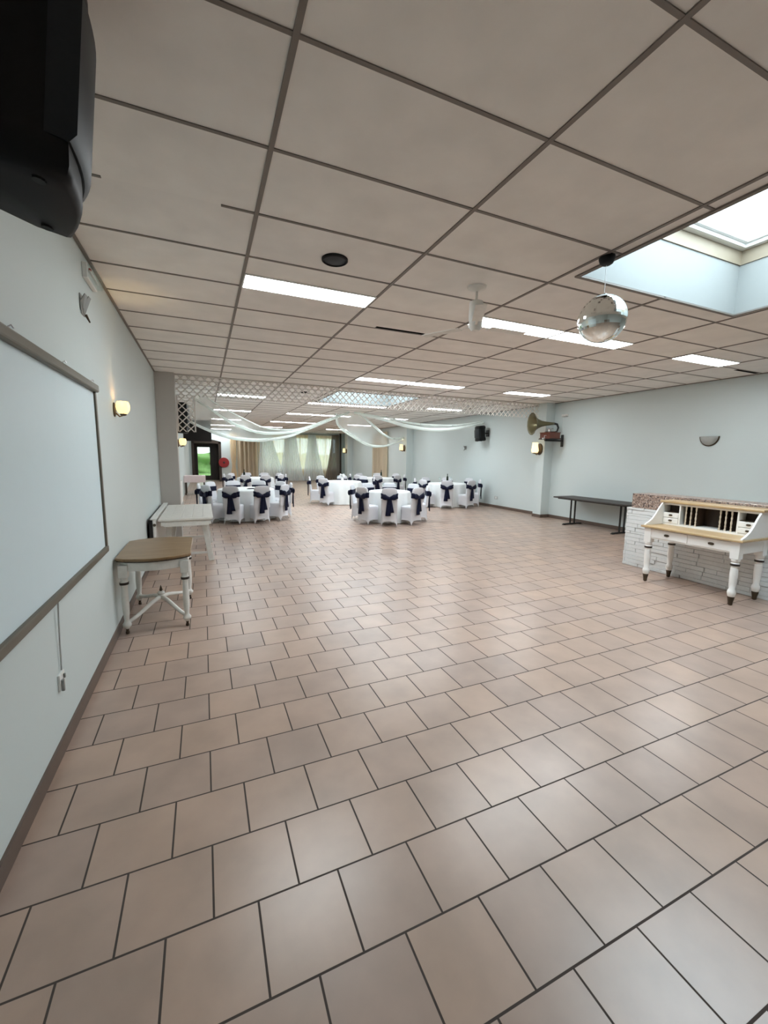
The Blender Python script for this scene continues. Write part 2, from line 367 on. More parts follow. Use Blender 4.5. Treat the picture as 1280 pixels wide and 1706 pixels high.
# ------------------------------------------------------------------ mirror ball
o = thing('mirror_ball', 'silver mirror ball hanging on a thread beside the skylight', 'mirror ball', (2.807, 2.349, CEIL))
MB().lathe([(.055, 0), (.055, -.02), (.045, -.05), (.03, -.06), (.004, -.062)], 20).build('motor', BLACK_M, o, smooth=True)
MB().cyl((0, 0, -.06), (0, 0, -.27), .0018).build('thread', CHROME_M, o)
MB().lathe([(.018, -.262), (.018, -.28)], 10).build('cap', CHROME_M, o)
MB().ball((0, 0, -.442), .17, 56, 30).build('ball', MIRROR_M, o)
# ------------------------------------------------------------------ ceiling fan
o = thing('ceiling_fan', 'white ceiling fan on a short rod before the lit panels', 'fan', (2.273, 3.216, CEIL))
MB().lathe([(.085, 0), (.08, -.012), (.03, -.03), (.012, -.04)], 20).build('canopy', OLDW_M, o, smooth=True)
MB().cyl((0, 0, -.035), (0, 0, -.13), .011).build('rod', OLDW_M, o)
MB().lathe([(.02, -.12), (.058, -.125), (.062, -.14), (.062, -.27), (.058, -.29), (.058, -.34), (.035, -.37), (.01, -.375)], 24).build('motor_housing', OLDW_M, o, smooth=True)
for k in range(3):
    a = math.radians(119+120*k); M = rotz(a)
    b = MB().add([], []); b.box(.055, .16, -.012, .012, -.335, -.33, M).box(.15, .54, -.045, .045, -.334, -.328, M @ Matrix.Rotation(math.radians(0), 4, 'X'))
    b.build('blade', OLDW_M, o, bevel=.003)
    MB().ball((.055, 0, -.325), .012, 8, 6, M).build('bolt', CHROME_M, o, smooth=True)

# ------------------------------------------------------------------ big loudspeaker by the camera
def pa_speaker(name, label, base, Wd, F, U, w, dp, h, group, wallx, back=None):
    """base: bottom centre of the front edge; Wd along the width, F to the front, U up"""
    Wd, F, U = Vector(Wd).normalized(), Vector(F).normalized(), Vector(U).normalized(); base = Vector(base)
    o = thing(name, label, 'speaker', base, 0, group)
    def plan(t, ins=0.):
        pts = []
        bw = w*.5-ins
        for k in range(9): pts.append((bw*(1-2*k/8), .030*math.sin(PI*k/8)-ins*.6))
        pts += [(-bw, -.10), (-bw*.62, -dp+ins), (bw*.62, -dp+ins), (bw, -.10)]
        return [tuple(Wd*x+F*y+U*t) for x, y in pts]
    m = MB(); m.ring([plan(.0, .03), plan(.012, .010), plan(.04, .002), plan(.10, .008), plan(.12, .018), plan(h-.12, .018), plan(h-.08, .004), plan(h-.03, .01), plan(h, .04)])
    m.build('cabinet', BLACK_M, o, smooth=True, angle=50)
    gr = MB(); R = []
    for t in (.105, .13, h-.14, h-.105):
        R.append([tuple(Wd*((w*.5-.002)*(1-2*k/12))+F*(.034*math.sin(PI*k/12)+.004+(.010 if .12 < t < h-.12 else -.006))+U*t) for k in range(13)]+[tuple(Wd*(-(w*.5-.01))+F*-.06+U*t), tuple(Wd*(w*.5-.01)+F*-.06+U*t)])
    gr.ring(R); gr.build('grille', GRILL_M, o, smooth=True, angle=50)
    for sx in (-.36, .36):
        for sy in (-.07, -dp*.75):
            c = Wd*(w*sx*(1 if sy > -.1 else .6))+F*sy; MB().tube([tuple(c+U*.012), tuple(c-U*.006)], [.02, .017], 10).build('rubber_foot', BLACK_M, o)
    k = MB(); c = F*(-dp+.01)+U*(h*.5); sx = 1 if wallx > base.x else -1
    wall = Vector((wallx-base.x, c.y, c.z)); k.tube([tuple(c), tuple(wall-Vector((sx*.02, 0, 0)))], .022, 10); k.box(*sorted((wall.x, wall.x-sx*.03)), wall.y-.07, wall.y+.07, wall.z-.11, wall.z+.11)
    k.build('wall_bracket', BLKMET_M, o)
    return o
pa_speaker('loudspeaker', 'large black loudspeaker on the left wall under the ceiling, nearest the viewer', (-.362, 1.745, 2.385), (.21, -.98, 0), (.97, .2, -.12), (.10, .02, .99), .43, .30, .64, None, XL)
pa_speaker('loudspeaker', 'black loudspeaker on the left wall behind the small lattice panel', (-.30, 9.86, 2.06), (0, -1, 0), (1, 0, -.05), (.05, 0, 1), .5, .38, .62, None, XL)
pa_speaker('loudspeaker', 'black loudspeaker on the right wall where the tulle ends', (8.42, 11.55, 2.17), (.25, 1, 0), (-1, .25, -.10), (-.08, 0, 1), .40, .26, .50, None, XR)

# ------------------------------------------------------------------ left wall fittings
o = thing('emergency_light', 'clear-covered emergency light on the left wall near the ceiling', 'light', (XL, 4.04, 2.97))
MB().box(0, .035, -.16, .16, -.055, .055).build('back_box', WHITE_M, o, bevel=.006)
MB().box(.035, .075, -.15, .15, -.045, .045).build('cover', GLASS_M, o, bevel=.006)
MB().box(.037, .05, -.14, .14, -.006, .006).build('tube', WHITE_M, o); MB().ball((.04, -.10, .02), .012, 8, 6).build('indicator', RED_M, o)
def fin_bracket(x, y, z, s, label):
    o = thing('wall_bracket', label, 'bracket', (x, y, z), 0)
    MB().box(0, s*.006, -.05, .05, -.07, .07).build('plate', GREYM_M, o, bevel=.002)
    for k, (y0, y1, ya, z0) in enumerate(((-.09, -.045, -.05, .07), (.055, .10, .03, .09))):
        m = MB(); m.add([(s*.006, ya-.018, -.05), (s*.006, ya+.018, -.05), (s*.045, y1*.7, z0*.8), (s*.038, y0*.8, z0*.9), (s*.006, ya-.02, .01)], [(0, 1, 2, 3, 4)]); m.build('fin', GREYM_M, o, thick=.006)
    MB().cyl((s*.01, .05, -.05), (s*.03, .07, -.10), .010, .005).build('peg', PULL_M, o)
fin_bracket(XL, 3.80, 2.69, 1, 'small silver finned bracket on the left wall below the emergency light')
fin_bracket(XR, 12.75, 1.98, -1, 'small silver finned bracket on the right wall below the far loudspeaker')

o = thing('projection_screen', 'large white projection screen in a bronze frame on the left wall', 'screen', (XL, 0, 0))
m = MB(); Y0, Y1, Z0, Z1 = 1.25, 3.87, .835, 2.135
MB().box(.004, .022, Y0+.03, Y1-.03, Z0+.03, Z1-.03).build('panel', SCREEN_M, o)
MB().box(0, .055, Y0, Y1, Z1-.055, Z1).build('top_casing', BRONZE_M, o, bevel=.01)
MB().box(0, .04, Y0, Y1, Z0, Z0+.05).build('bottom_rail', BRONZE_M, o, bevel=.008)
for y in (Y0, Y1-.042): MB().box(0, .035, y, y+.042, Z0+.05, Z1-.055).build('side_rail', BRONZE_M, o, bevel=.005)
for y in (2.36, 3.12, 3.80): MB().tube([(.02, y, Z1-.002), (.02, y, Z1+.022), (.028, y+.01, Z1+.032), (.034, y+.016, Z1+.02)], .0035, 6).build('hook', CHROME_M, o)
cb = MB().tube([(.018, 2.655, Z0+.005), (.012, 2.652, .7), (.008, 2.64, .44)], .004, 8).build('cable', plain('grey_cable', (.45, .47, .46), .5), o)
o = thing('wall_socket', 'small white wall socket at the end of the screen cable', 'socket', (XL, 2.63, .385))
MB().box(0, .012, -.04, .04, -.045, .045).build('plate', WHITE_M, o, bevel=.003); MB().box(.012, .026, -.03, -.014, -.05, .015).build('plug', GREYM_M, o, bevel=.003); MB().box(.012, .022, .014, .026, .005, .03).build('switch', GREYM_M, o, bevel=.003)
o = thing('wall_socket', 'faint grey wall socket low on the right wall by the far tables', 'socket', (XR, 10.9, .33))
MB().box(-.014, 0, -.08, .08, -.05, .05).build('plate', plain('grey_socket', (.5, .53, .53), .5), o, bevel=.003); MB().box(-.018, -.013, -.03, .03, -.03, .03).build('switch', WHITE_M, o)

def sconce(x, y, z, sx, sy, label, energy, spot=True, s=1., mat=None, hang=False):
    """lit tulip wall lamp; (sx, sy) points away from the wall"""
    a = math.atan2(sy, sx); o = thing('wall_sconce', label, 'lamp', (x, y, z), a, 'tulip wall lamps')
    MB().lathe([(.0, 0), (.05*s, 0), (.05*s, .012*s), (.03*s, .02*s), (.0, .022*s)], 16, Matrix(((0,0,1,0),(1,0,0,0),(0,1.5,0,0),(0,0,0,1)))).build('backplate', PULL_M, o, smooth=True)
    MB().tube([(.012*s, 0, -.03*s), (.05*s, 0, -.07*s), (.085*s, 0, -.055*s)], .008*s, 8).build('arm', BRASS_M, o, smooth=True)
    MB().lathe([(.012*s, -.062*s), (.03*s, -.055*s), (.032*s, -.035*s), (.02*s, -.03*s)], 14, Matrix.Translation((.085*s, 0, 0))).build('cup', PULL_M, o, smooth=True)
    sh = MB(); n = 24; prof = ((.012, -.055), (.034, -.045), (.042, -.02), (.030, .04), (.026, .085)) if hang else ((.016, -.05), (.04, -.032), (.056, -.002), (.060, .03), (.054, .062), (.040, .09))
    sh.ring([[((.085+(r+.008*math.sin(6*2*PI*k/n)*(q/4))*math.cos(2*PI*k/n))*s, (r+.008*math.sin(6*2*PI*k/n)*(q/4))*math.sin(2*PI*k/n)*s, zz*s) for k in range(n)] for q, (r, zz) in enumerate(prof)], True, False)
    sh.build('glass_shade', mat or SHADE_M, o, smooth=True, thick=.003)
    if spot:
        l = bpy.data.lights.new('bulb', 'SPOT'); l.energy = energy; l.color = (1., .76, .36); l.spot_size = math.radians(50); l.spot_blend = .9; l.shadow_soft_size = .012
        lo = bpy.data.objects.new('bulb', l); C.objects.link(lo); lo.parent = o; lo.location = (.05*s, 0, .11*s)
        lo.rotation_euler = (math.radians(180), math.radians(8), 0)
    l = bpy.data.lights.new('glow', 'POINT'); l.energy = energy*.25; l.color = (1., .7, .32); l.shadow_soft_size = .05
    lo = bpy.data.objects.new('glow', l); C.objects.link(lo); lo.parent = o; lo.location = (.085*s, 0, .03*s)
sconce(XL, 4.735, 2.035, 1, 0, 'lit amber tulip wall lamp on the left wall past the screen', 5.5, s=.9)
sconce(-.44, 8.95, 1.83, 1, 0, 'lit amber tulip wall lamp on the left pillar', 1.2)
sconce(8.50, 8.78, 1.88, -1, 0, 'lit amber tulip wall lamp on the right pillar under the gramophone', 1.5, s=2.1, mat=SHADEW_M, hang=True)
sconce(8.46, 17.1, 2.02, -1, 0, 'lit amber wall lamp on the middle pillar of the right wall', 3., s=2., hang=True)
sconce(8.46, 25.5, 1.95, -1, 0, 'lit amber wall lamp on the last pillar of the right wall', 3., s=2., hang=True)
o = thing('wall_uplighter', 'unlit half-bowl uplighter with a dark rim on the right wall', 'lamp', (XR, 4.78, 2.08))
n = 18; rr = []
for q in range(7):
    t = q/6*PI/2; rr.append([(-.10*math.cos(t)*math.sin(PI*k/n), .155*math.cos(t)*math.cos(PI*k/n), -.17*math.sin(t)) for k in range(n+1)])
MB().ring(rr, False, False, closed=False).build('bowl', plain('grey_bowl', (.40, .41, .39), .4), o, smooth=True, thick=.006)
def rimpts(rx, ry, rz): return [(-rx*math.sin(0)-.008, ry*math.cos(PI*k/n), -rz*math.sin(PI*k/n)) for k in range(n+1)]
MB().tube([(-.012, .158*math.cos(PI*k/n), -.172*math.sin(PI*k/n)) for k in range(n+1)], .014, 8).build('rim', PULL_M, o, smooth=True)

def radiator(y0, y1, z0, z1, x, s, label, back=None):
    o = thing('radiator', label, 'radiator', (x+s*.03, y0, 0), 0)
    m = MB(); L = y1-y0; d0, d1 = .045, .085
    n = max(3, int(L/.11))
    for k in range(n): m.box(*sorted((s*d0, s*d1)), L*k/n+.008, L*(k+1)/n-.008, z0+.015, z1-.02)
    m.box(*sorted((s*d0, s*(d1-.012))), .0, L, z0, z1-.02)
    m.build('panel', WHITE_M, o, bevel=.008)
    MB().box(*sorted((s*.02, s*(d1+.008))), -.006, L+.006, z1-.02, z1).build('top_grille', WHITE_M, o, bevel=.004)
    MB().box(*sorted((0, s*.045)), .0, L, z0+.05, z1-.02).build('back_panel', BLKMET_M, o)
    if z0 > .05:
        lg = MB()
        for y in (.12, L-.12): lg.box(*sorted((s*.05, s*.09)), y-.015, y+.015, 0, z0+.01)
        lg.build('leg', WHITE_M, o)
    MB().cyl((s*.07, -.03, z1-.09), (s*.07, -.005, z1-.09), .02).build('valve', BRONZE_M, o)
radiator(6.50, 8.60, .10, .72, XL, 1, 'white radiator with a dark back on the left wall by the plank table')
radiator(11.9, 14.6, .12, .80, XL, 1, 'white radiator on the left wall beyond the left pillar')
radiator(3.55, 4.47, .12, .885, XR, -1, 'white radiator on the right wall behind the stone bar')

# ------------------------------------------------------------------ console table with crossed stretcher
o = thing('console_table', 'small side table with oak top and white turned legs against the left wall', 'table', (-.45, 4.57, 0))
pl = []
for k in range(13): t = k/12; pl.append((-.23+.46*t, -.46-.06*math.sin(PI*t)))
pl += [(.305, -.40)]+[(.305, .40)]
for k in range(13): t = k/12; pl.append((.23-.46*t, .46+.06*math.sin(PI*t)))
pl += [(-.305, .40), (-.305, -.40)]
MB().prism(pl, .680, .705).build('table_top', OAK_M, o, bevel=.006)
MB().prism([(x*.965, y*.97) for x, y in pl], .668, .680).build('moulding', DARKRING_M, o)
MB().prism([(x*.9, y*.93) for x, y in pl], .585, .668).build('apron', OLDW_M, o, bevel=.004)
lp = [(.012, .0), (.016, .015), (.014, .05), (.02, .06), (.034, .075), (.036, .095), (.022, .115), (.019, .13), (.027, .20), (.029, .28), (.024, .42), (.026, .45), (.035, .462), (.035, .485), (.027, .50), (.030, .52), (.034, .535)]
for sx in (-1, 1):
    for sy in (-1, 1):
        M = Matrix.Translation((sx*.245, sy*.40, 0))
        lo = MB().lathe([q for q in lp if q[1] >= .05], 14, M).box(-.036, .036, -.036, .036, .53, .64, M).build('leg', OLDW_M, o, smooth=True)
        MB().lathe([(.037, .463), (.0375, .474), (.037, .485)], 14, M).build('ring', DARKRING_M, lo, smooth=True)
        MB().lathe([(.004, 0), (.015, .004), (.016, .02), (.011, .03), (.014, .058)], 12, M).build('caster', PULL_M, lo, smooth=True)
for s in (1, -1):
    m = MB(); P = []
    for k in range(17):
        t = k/8-1; P.append((t*.245, s*t*.40, .105+.085*(.5+.5*math.cos(PI*abs(t)))))
    m.tube(P, [.021-.005*abs(k/8-1) for k in range(17)], 10); m.build('stretcher', OLDW_M, o, smooth=True)
MB().lathe([(.034, .185), (.038, .20), (.03, .215), (.036, .23), (.026, .245), (.01, .25)], 14).build('hub', OLDW_M, o, smooth=True)
MB().lathe([(.010, .248), (.016, .262), (.009, .285), (.002, .31)], 12).build('finial', PULL_M, o, smooth=True)

# ------------------------------------------------------------------ white plank table
o = thing('plank_table', 'long white-painted plank table with splayed legs along the left wall', 'table', (-.265, 7.45, 0))
m = MB()
for k in range(5): m.box(-.36+.144*k, -.36+.144*(k+1)-.002, -.83, .83, .672, .70)
for q in (-1, 1): m.box(-.36, .358, *sorted((q*.833, q*.93)), .672, .70)
m.build('table_top', OLDW_M, o, bevel=.004)
MB().box(-.30, .30, -.90, -.87, .585, .672).box(-.30, .30, .87, .90, .585, .672).box(-.33, -.30, -.90, .90, .60, .672).box(.30, .33, -.90, .90, .60, .672).build('apron', OLDW_M, o)
for sy in (-1, 1):
    for sx in (-1, 1): MB().bar((sx*.22, sy*.70, .672), (sx*.315, sy*.69, 0), .075, .055, (0, 1, 0)).build('leg', OLDW_M, o, bevel=.005)
    MB().bar((-.30, sy*.692, .13), (.30, sy*.692, .13), .03, .03).build('stretcher', OLDW_M, o)

# ------------------------------------------------------------------ white stone bar with granite upstand
o = thing('stone_bar', 'white painted stone bar with a raised granite top, behind the desk', 'bar', (6.0, 0, 0))
m = MB(); yb0, yb1, hb = .55, 4.30, .90
m.box(.02, .55, yb0, yb1-.02, 0, hb-.005)
rnd = random.Random(3); z = 0
while z < hb-.01:
    h = min(rnd.choice((.035, .045, .055, .06)), hb-z); y = yb0
    while y < yb1-.001:
        L = min(rnd.uniform(.14, .42), yb1-y)
        if yb1-y-L < .06: L = yb1-y
        dx = rnd.uniform(-.004, .014); m.box(dx, .03, y+.002, y+L-.002, z+.002, z+h-.002); y += L
    x = .0
    while x < .55:
        L = min(rnd.uniform(.14, .3), .55-x); m.box(x, x+L-.003, yb1-.03, yb1-rnd.uniform(-.002, .012), z+.002, z+h-.002); x += L
    z += h
m.build('stone_face', BRICKW_M, o, bevel=.003, segs=1)
MB().box(.015, .40, yb0, yb1-.06, hb-.005, 1.115).build('granite_top', GRANITE_M, o, bevel=.008)

# ------------------------------------------------------------------ writing desk
o = thing('writing_desk', 'white writing desk with wooden top and pigeonholes in front of the stone bar', 'desk', (5.66, 3.035, 0), -PI/2)
MB().box(-.575, .575, -.32, .31, .735, .760).build('desk_top', PINE_M, o, bevel=.006)
MB().box(-.52, .52, -.272, -.25, .595, .735).box(-.52, .52, .25, .272, .595, .735).box(-.535, -.51, -.27, .27, .595, .735).box(.51, .535, -.27, .27, .595, .735).box(-.5, .5, -.25, .25, .60, .612).build('apron', DESKW_M, o, bevel=.003)
def pull(x, y, z, par, s=1.):
    m = MB(); m.ball((x, y-.002, z), (.034*s, .007*s, .017*s), 14, 8); m.tube([(x-.02*s, y-.006, z+.002), (x-.016*s, y-.02*s, z-.008*s), (x+.016*s, y-.02*s, z-.008*s), (x+.02*s, y-.006, z+.002)], .004*s, 6)
    m.build('pull', PULL_M, par, smooth=True)
for x0, x1 in ((-.455, -.01), (.01, .455)):
    dr = MB().box(x0, x1, -.280, -.255, .612, .722).build('drawer', DESKW_M, o, bevel=.004)
    pull((x0+x1)/2+(-.02 if x0 < 0 else .02), -.28, .667, dr)
DL = [(.013, .0), (.022, .008), (.024, .04), (.034, .095), (.030, .10), (.036, .115), (.043, .15), (.038, .175), (.028, .19), (.034, .25), (.039, .36), (.036, .425), (.036, .435), (.026, .44), (.032, .45), (.043, .46), (.043, .485), (.028, .495), (.04, .51), (.044, .53), (.036, .545)]
for sx in (-1, 1):
    for sy in (-1, 1):
        M = Matrix.Translation((sx*.495, sy*.245, 0))
        lg = MB().lathe([q for q in DL if q[1] >= .10], 18, M).box(-.043, .043, -.043, .043, .54, .736, M).build('leg', DESKW_M, o, smooth=True)
        MB().lathe([(.044, .460), (.0455, .472), (.044, .485)], 18, M).build('ring', DARKRING_M, lg, smooth=True)
        MB().lathe([q for q in DL if q[1] < .099]+[(.031, .102)], 16, M).build('foot_cup', PULL_M, lg, smooth=True)
MB().ball((-.555, -.2, .665), (.006, .02, .03), 10, 8).build('side_plate', PULL_M, o, smooth=True)
# superstructure
prof = [(-.29, .760), (-.285, .775), (-.22, .80), (-.15, .84), (-.09, .90), (-.03, .98), (.02, 1.035), (.05, 1.055), (.29, 1.055), (.29, .760)]
for sx in (-1, 1):
    MB().prism([(y, z) for y, z in prof], sx*.545-.011, sx*.545+.011, Matrix(((0,0,1,0),(1,0,0,0),(0,1,0,0),(0,0,0,1)))).build('side_panel', DESKW_M, o, bevel=.003)
MB().box(-.575, .575, .03, .31, 1.055, 1.085).build('gallery_shelf', PINE_M, o, bevel=.008)
yf = .06
hut = MB(); hut.box(-.534, .534, .275, .29, .76, 1.055); hut.box(-.534, .534, yf, .29, 1.030, 1.055); hut.box(-.534, .534, yf, .29, .760, .785)
for x in (-.325, .325): hut.box(x-.009, x+.009, yf, .285, .785, 1.03)
hut.build('carcass', DESKW_M, o)
inn = MB(); inn.box(-.315, .315, .262, .274, .786, 1.029); inn.box(-.533, -.335, .20, .21, .93, 1.03); inn.box(.335, .533, .20, .21, .93, 1.03); inn.box(-.535, -.33, yf+.02, .2, .93, .935); inn.box(.33, .535, yf+.02, .2, .93, .935)
inn.build('lining', DKWOOD_M, o)
for k, x in enumerate((-.255, -.195, -.135, .135, .195, .255)):
    d = MB().box(x-.005, x+.005, yf+.03, .262, .786, 1.029).build('divider', DKWOOD_M, o)
    c = [(.010, 0), (.010, .02), (.005, .03), (.010, .05), (.006, .07), (.011, .10), (.006, .135), (.010, .16), (.005, .185), (.010, .21), (.010, .243)]
    MB().lathe([(r, .786+zz) for r, zz in c], 10, Matrix.Translation((x, yf+.016, 0))).build('column', WORN_M, d, smooth=True)
for sx in (-1, 1):
    for z0 in (.788, .860):
        dr = MB().box(*sorted((sx*.336, sx*.532)), yf-.004, yf+.02, z0, z0+.066).build('drawer', DESKW_M, o, bevel=.003)
        pull(sx*.434, yf-.004, z0+.034, dr, .75)

# ------------------------------------------------------------------ black folding table
o = thing('folding_table', 'black folding table with twin-post metal legs against the right wall', 'table', (8.42, 6.79, 0))
MB().box(-.34, .34, -1.0, 1.0, .655, .685).build('table_top', TABLE_M, o, bevel=.005)
MB().box(-.28, .28, -.9, -.87, .63, .655).box(-.28, .28, .87, .9, .63, .655).box(-.27, -.24, -.87, .87, .63, .655).box(.24, .27, -.87, .87, .63, .655).build('frame', BLKMET_M, o)
for sy in (-1, 1):
    y = sy*.67
    for sx in (-1, 1): MB().bar((sx*.07, y, .035), (sx*.07, y, .655), .028, .028, (0, 1, 0)).build('post', BLKMET_M, o)
    MB().bar((-.29, y, .022), (.29, y, .022), .045, .03).box(-.31, -.24, y-.03, y+.03, 0, .02).box(.24, .31, y-.03, y+.03, 0, .02).build('foot', BLKMET_M, o, bevel=.006)

# ------------------------------------------------------------------ gramophone and its bracket
o = thing('shelf_bracket', 'black wall bracket shelf carrying the gramophone', 'bracket', (XR, 8.30, 2.10))
MB().box(-.03, 0, -.04, .04, -.16, .16).build('wall_plate', BLKMET_M, o, bevel=.012)
MB().bar((-.02, 0, 0), (-.62, 0, 0), .05, .045).build('arm', BLKMET_M, o, bevel=.008)
MB().box(-.66, -.24, -.19, .19, .022, .040).build('shelf', BLKMET_M, o, bevel=.004)
o = thing('gramophone', 'old gramophone with a large brass horn on the black wall bracket', 'gramophone', (8.36, 8.30, 2.1405))
MB().box(-.19, .17, -.17, .17, .012, .15).box(-.205, .185, -.185, .185, 0, .02).box(-.2, .18, -.18, .18, .145, .165).build('case', MAHOG_M, o, bevel=.006)
MB().lathe([(.145, .165), (.148, .172), (.145, .185), (.01, .187)], 28).build('turntable', BLKMET_M, o, smooth=True)
MB().tube([(.15, .05, .165), (.15, .05, .26), (.06, .02, .275), (-.06, -.02, .22)], .014, 8).build('tone_arm', CHROME_M, o, smooth=True)
MB().lathe([(.045, -.02), (.05, -.01), (.05, .01), (.045, .02)], 18, Matrix.Translation((-.075, -.03, .22)) @ Matrix.Rotation(PI/2, 4, 'Y')).build('sound_box', CHROME_M, o, smooth=True)
MB().tube([(-.19, -.05, .08), (-.25, -.05, .08), (-.25, -.05, .0), (-.29, -.05, .0)], .008, 8).ball((-.30, -.05, 0), .02, 8, 6).build('crank', CHROME_M, o, smooth=True)
MB().lathe([(.02, 0), (.028, .03), (.018, .06), (.03, .085)], 12, Matrix.Translation((-.15, -.1, .165))).build('ornament', CHROME_M, o, smooth=True)
MB().tube([(.10, 0, .165), (.22, .0, .20), (.26, 0, .30), (.22, .01, .385), (.12, .02, .40)], [.02, .022, .024, .027, .032], 12).build('elbow', BLKMET_M, o, smooth=True)
ax = Vector((-.90, .30, -.03)).normalized(); q = Vector((0, 0, 1)).rotation_difference(ax).to_matrix().to_4x4(); q.translation = Vector((.13, .02, .40)); q = q @ Matrix.Diagonal((1, 1, 1.18, 1))
MB().ring([[(r*(1+.02*(k % 2)*(i > 3))*math.cos(2*PI*k/32), r*(1+.02*(k % 2)*(i > 3))*math.sin(2*PI*k/32), zz) for k in range(32)] for i, (r, zz) in enumerate(((.03, 0), (.04, .10), (.055, .20), (.08, .30), (.12, .38), (.18, .45), (.25, .50), (.285, .515)))], False, False, q).build('horn', plain('horn_brass', (.16, .14, .075), .35, metal=.6), o, smooth=True, thick=.004)
o = thing('wall_sensor', 'small white box with a thin cable high on the right wall', 'sensor', (XR, 8.25, 2.76))
MB().box(-.06, 0, -.09, .09, -.03, .03).build('case', WHITE_M, o, bevel=.008); MB().tube([(-.008, .07, -.03), (-.008, .07, -.5)], .004, 6).build('cable', WHITE_M, o)

# ------------------------------------------------------------------ lattice valance across the room
def lattice(mb, x0, x1, z0, z1, y, step=.14, w=.019, t=.009):
    """two layers of crossing 45 degree slats clipped to the rectangle"""
    H = z1-z0
    for layer, sg in ((0, 1), (1, -1)):
        yy = y+(t if layer else 0); c = x0-H
        while c < x1+H:
            # line x = c + sg*(z - z0) ; clip
            pts = []
            za, zb = z0, z1
            xa, xb = (c, c+H) if sg > 0 else (c+H, c)
            lo, hi = 0., 1.
            dx = xb-xa
            for bound, sign in ((x0, 1), (x1, -1)):
                ta = (bound-xa)/dx
                if sign*dx > 0: lo = max(lo, ta)
                else: hi = min(hi, ta)
            if hi-lo > .03:
                A = (xa+dx*lo, yy, za+(zb-za)*lo); B = (xa+dx*hi, yy, za+(zb-za)*hi)
                mb.bar(A, B, t, w, (0, 1, 0)) if False else mb.bar(A, B, w, t, (0, 1, 0))
            c += step*1.0
    return mb
o = thing('lattice_valance', 'long white diamond lattice valance hung across the room under the ceiling', 'trellis', (0, 8.90, 0))
lattice(MB(), -.43, 8.49, 2.72, 3.10, 0).build('lattice', TRELL_M, o)
MB().box(-.44, 8.50, -.006, .016, 3.088, 3.113).build('top_rail', TRELL_M, o)
def small_lattice(x0, x1, z0, z1, label):
    o = thing('corner_lattice', label, 'trellis', ((x0+x1)/2, 8.94, z0)); w = (x1-x0)/2
    lattice(MB(), -w, w, 0, z1-z0, 0).build('lattice', TRELL_M, o)
    fr = MB(); fr.box(-w-.012, -w+.012, -.008, .018, 0, z1-z0); fr.box(w-.012, w+.012, -.008, .018, 0, z1-z0); fr.build('frame', TRELL_M, o)
small_lattice(-.42, -.12, 2.05, 2.73, 'small lattice panel dropping beside the left pillar')
small_lattice(8.17, 8.48, 2.42, 2.73, 'small lattice panel dropping beside the right pillar')

# ------------------------------------------------------------------ tulle swags
def interp(P, t):
    n = len(P)-1; x = min(max(t*n, 0), n-1e-6); i = int(x); f = x-i
    p0, p1, p2, p3 = (Vector(P[max(i-1, 0)]), Vector(P[i]), Vector(P[i+1]), Vector(P[min(i+2, n)]))
    return .5*((2*p1)+(p2-p0)*f+(2*p0-5*p1+4*p2-p3)*f*f+(3*p1-p0-3*p2+p3)*f*f*f)
def swag(label, curves, rad):
    o = thing('tulle_swag', label, 'drape', curves[0][0], 0, 'tulle swags'); base = Vector(curves[0][0])
    def fn(u, v):
        x = v*(len(curves)-1); i = min(int(x), len(curves)-2); f = x-i
        p = interp(curves[i], u).lerp(interp(curves[i+1], u), f)-base
        return tuple(p+Vector((0, .05*math.sin(u*23+v*5), -.06*math.sin(PI*f)*math.sin(PI*u))))
    MB().sheet(fn, 48, 10*(len(curves)-1)).build('veil', TULLE_M, o, smooth=True, angle=180)
    for c, r in zip(curves, rad):
        if r: MB().tube([tuple(interp(c, k/40)-base) for k in range(41)], [r*(.55+.45*math.sin(PI*k/40)) for k in range(41)], 8).build('gathered_edge', TULLE_E, o, smooth=True, angle=180)
A = [(-0.2, 9.15, 2.25), (0.1, 10.0, 2.16), (0.5, 10.8, 2.06), (0.96, 11.4, 2.02), (1.57, 12.0, 2.04), (2.32, 12.5, 2.18), (2.96, 12.9, 2.42), (3.71, 13.2, 2.73), (4.54, 13.4, 3.08)]
B = [(-0.14, 9.15, 2.73), (0.23, 9.9, 2.56), (0.74, 10.8, 2.35), (1.36, 11.6, 2.23), (1.91, 12.1, 2.24), (2.52, 12.6, 2.34), (3.05, 12.9, 2.5), (3.76, 13.2, 2.77), (4.54, 13.4, 3.09)]
Cc = [(0.01, 9.3, 2.84), (0.36, 10.0, 2.7), (0.93, 10.9, 2.52), (1.55, 11.8, 2.37), (2.12, 12.3, 2.36), (2.64, 12.7, 2.42), (3.17, 13.0, 2.58), (3.83, 13.25, 2.84), (4.56, 13.4, 3.10)]
swag('sheer white tulle swag sagging from the left pillar to the ceiling hub', (A, B, Cc), (.045, .042, .018))
S3a = [(4.71, 13.4, 3.08), (5.6, 12.9, 2.85), (6.3, 12.5, 2.64), (7.05, 12.2, 2.54), (7.8, 11.9, 2.59), (8.69, 11.6, 2.78)]
S3b = [(4.73, 13.45, 3.09), (5.64, 13.0, 2.94), (6.35, 12.6, 2.77), (7.1, 12.3, 2.7), (7.86, 12.0, 2.71), (8.72, 11.65, 2.85)]
swag('sheer white tulle swag running from the ceiling hub to the right wall speaker', (S3a, S3b), (.06, .03))
S4a = [(4.50, 13.4, 3.09), (3.86, 13.5, 2.84), (4.37, 14.0, 2.66), (5.2, 14.8, 2.34), (6.25, 15.6, 2.05), (7.46, 16.5, 2.14), (8.46, 17.2, 2.45)]
S4a = S4a[1:]; S4a[0] = (4.1, 13.45, 3.0)
S4b = [(4.92, 13.5, 3.09), (5.42, 14.0, 2.91), (6.17, 14.9, 2.69), (6.86, 15.8, 2.53), (7.64, 16.6, 2.41), (8.46, 17.2, 2.5)]
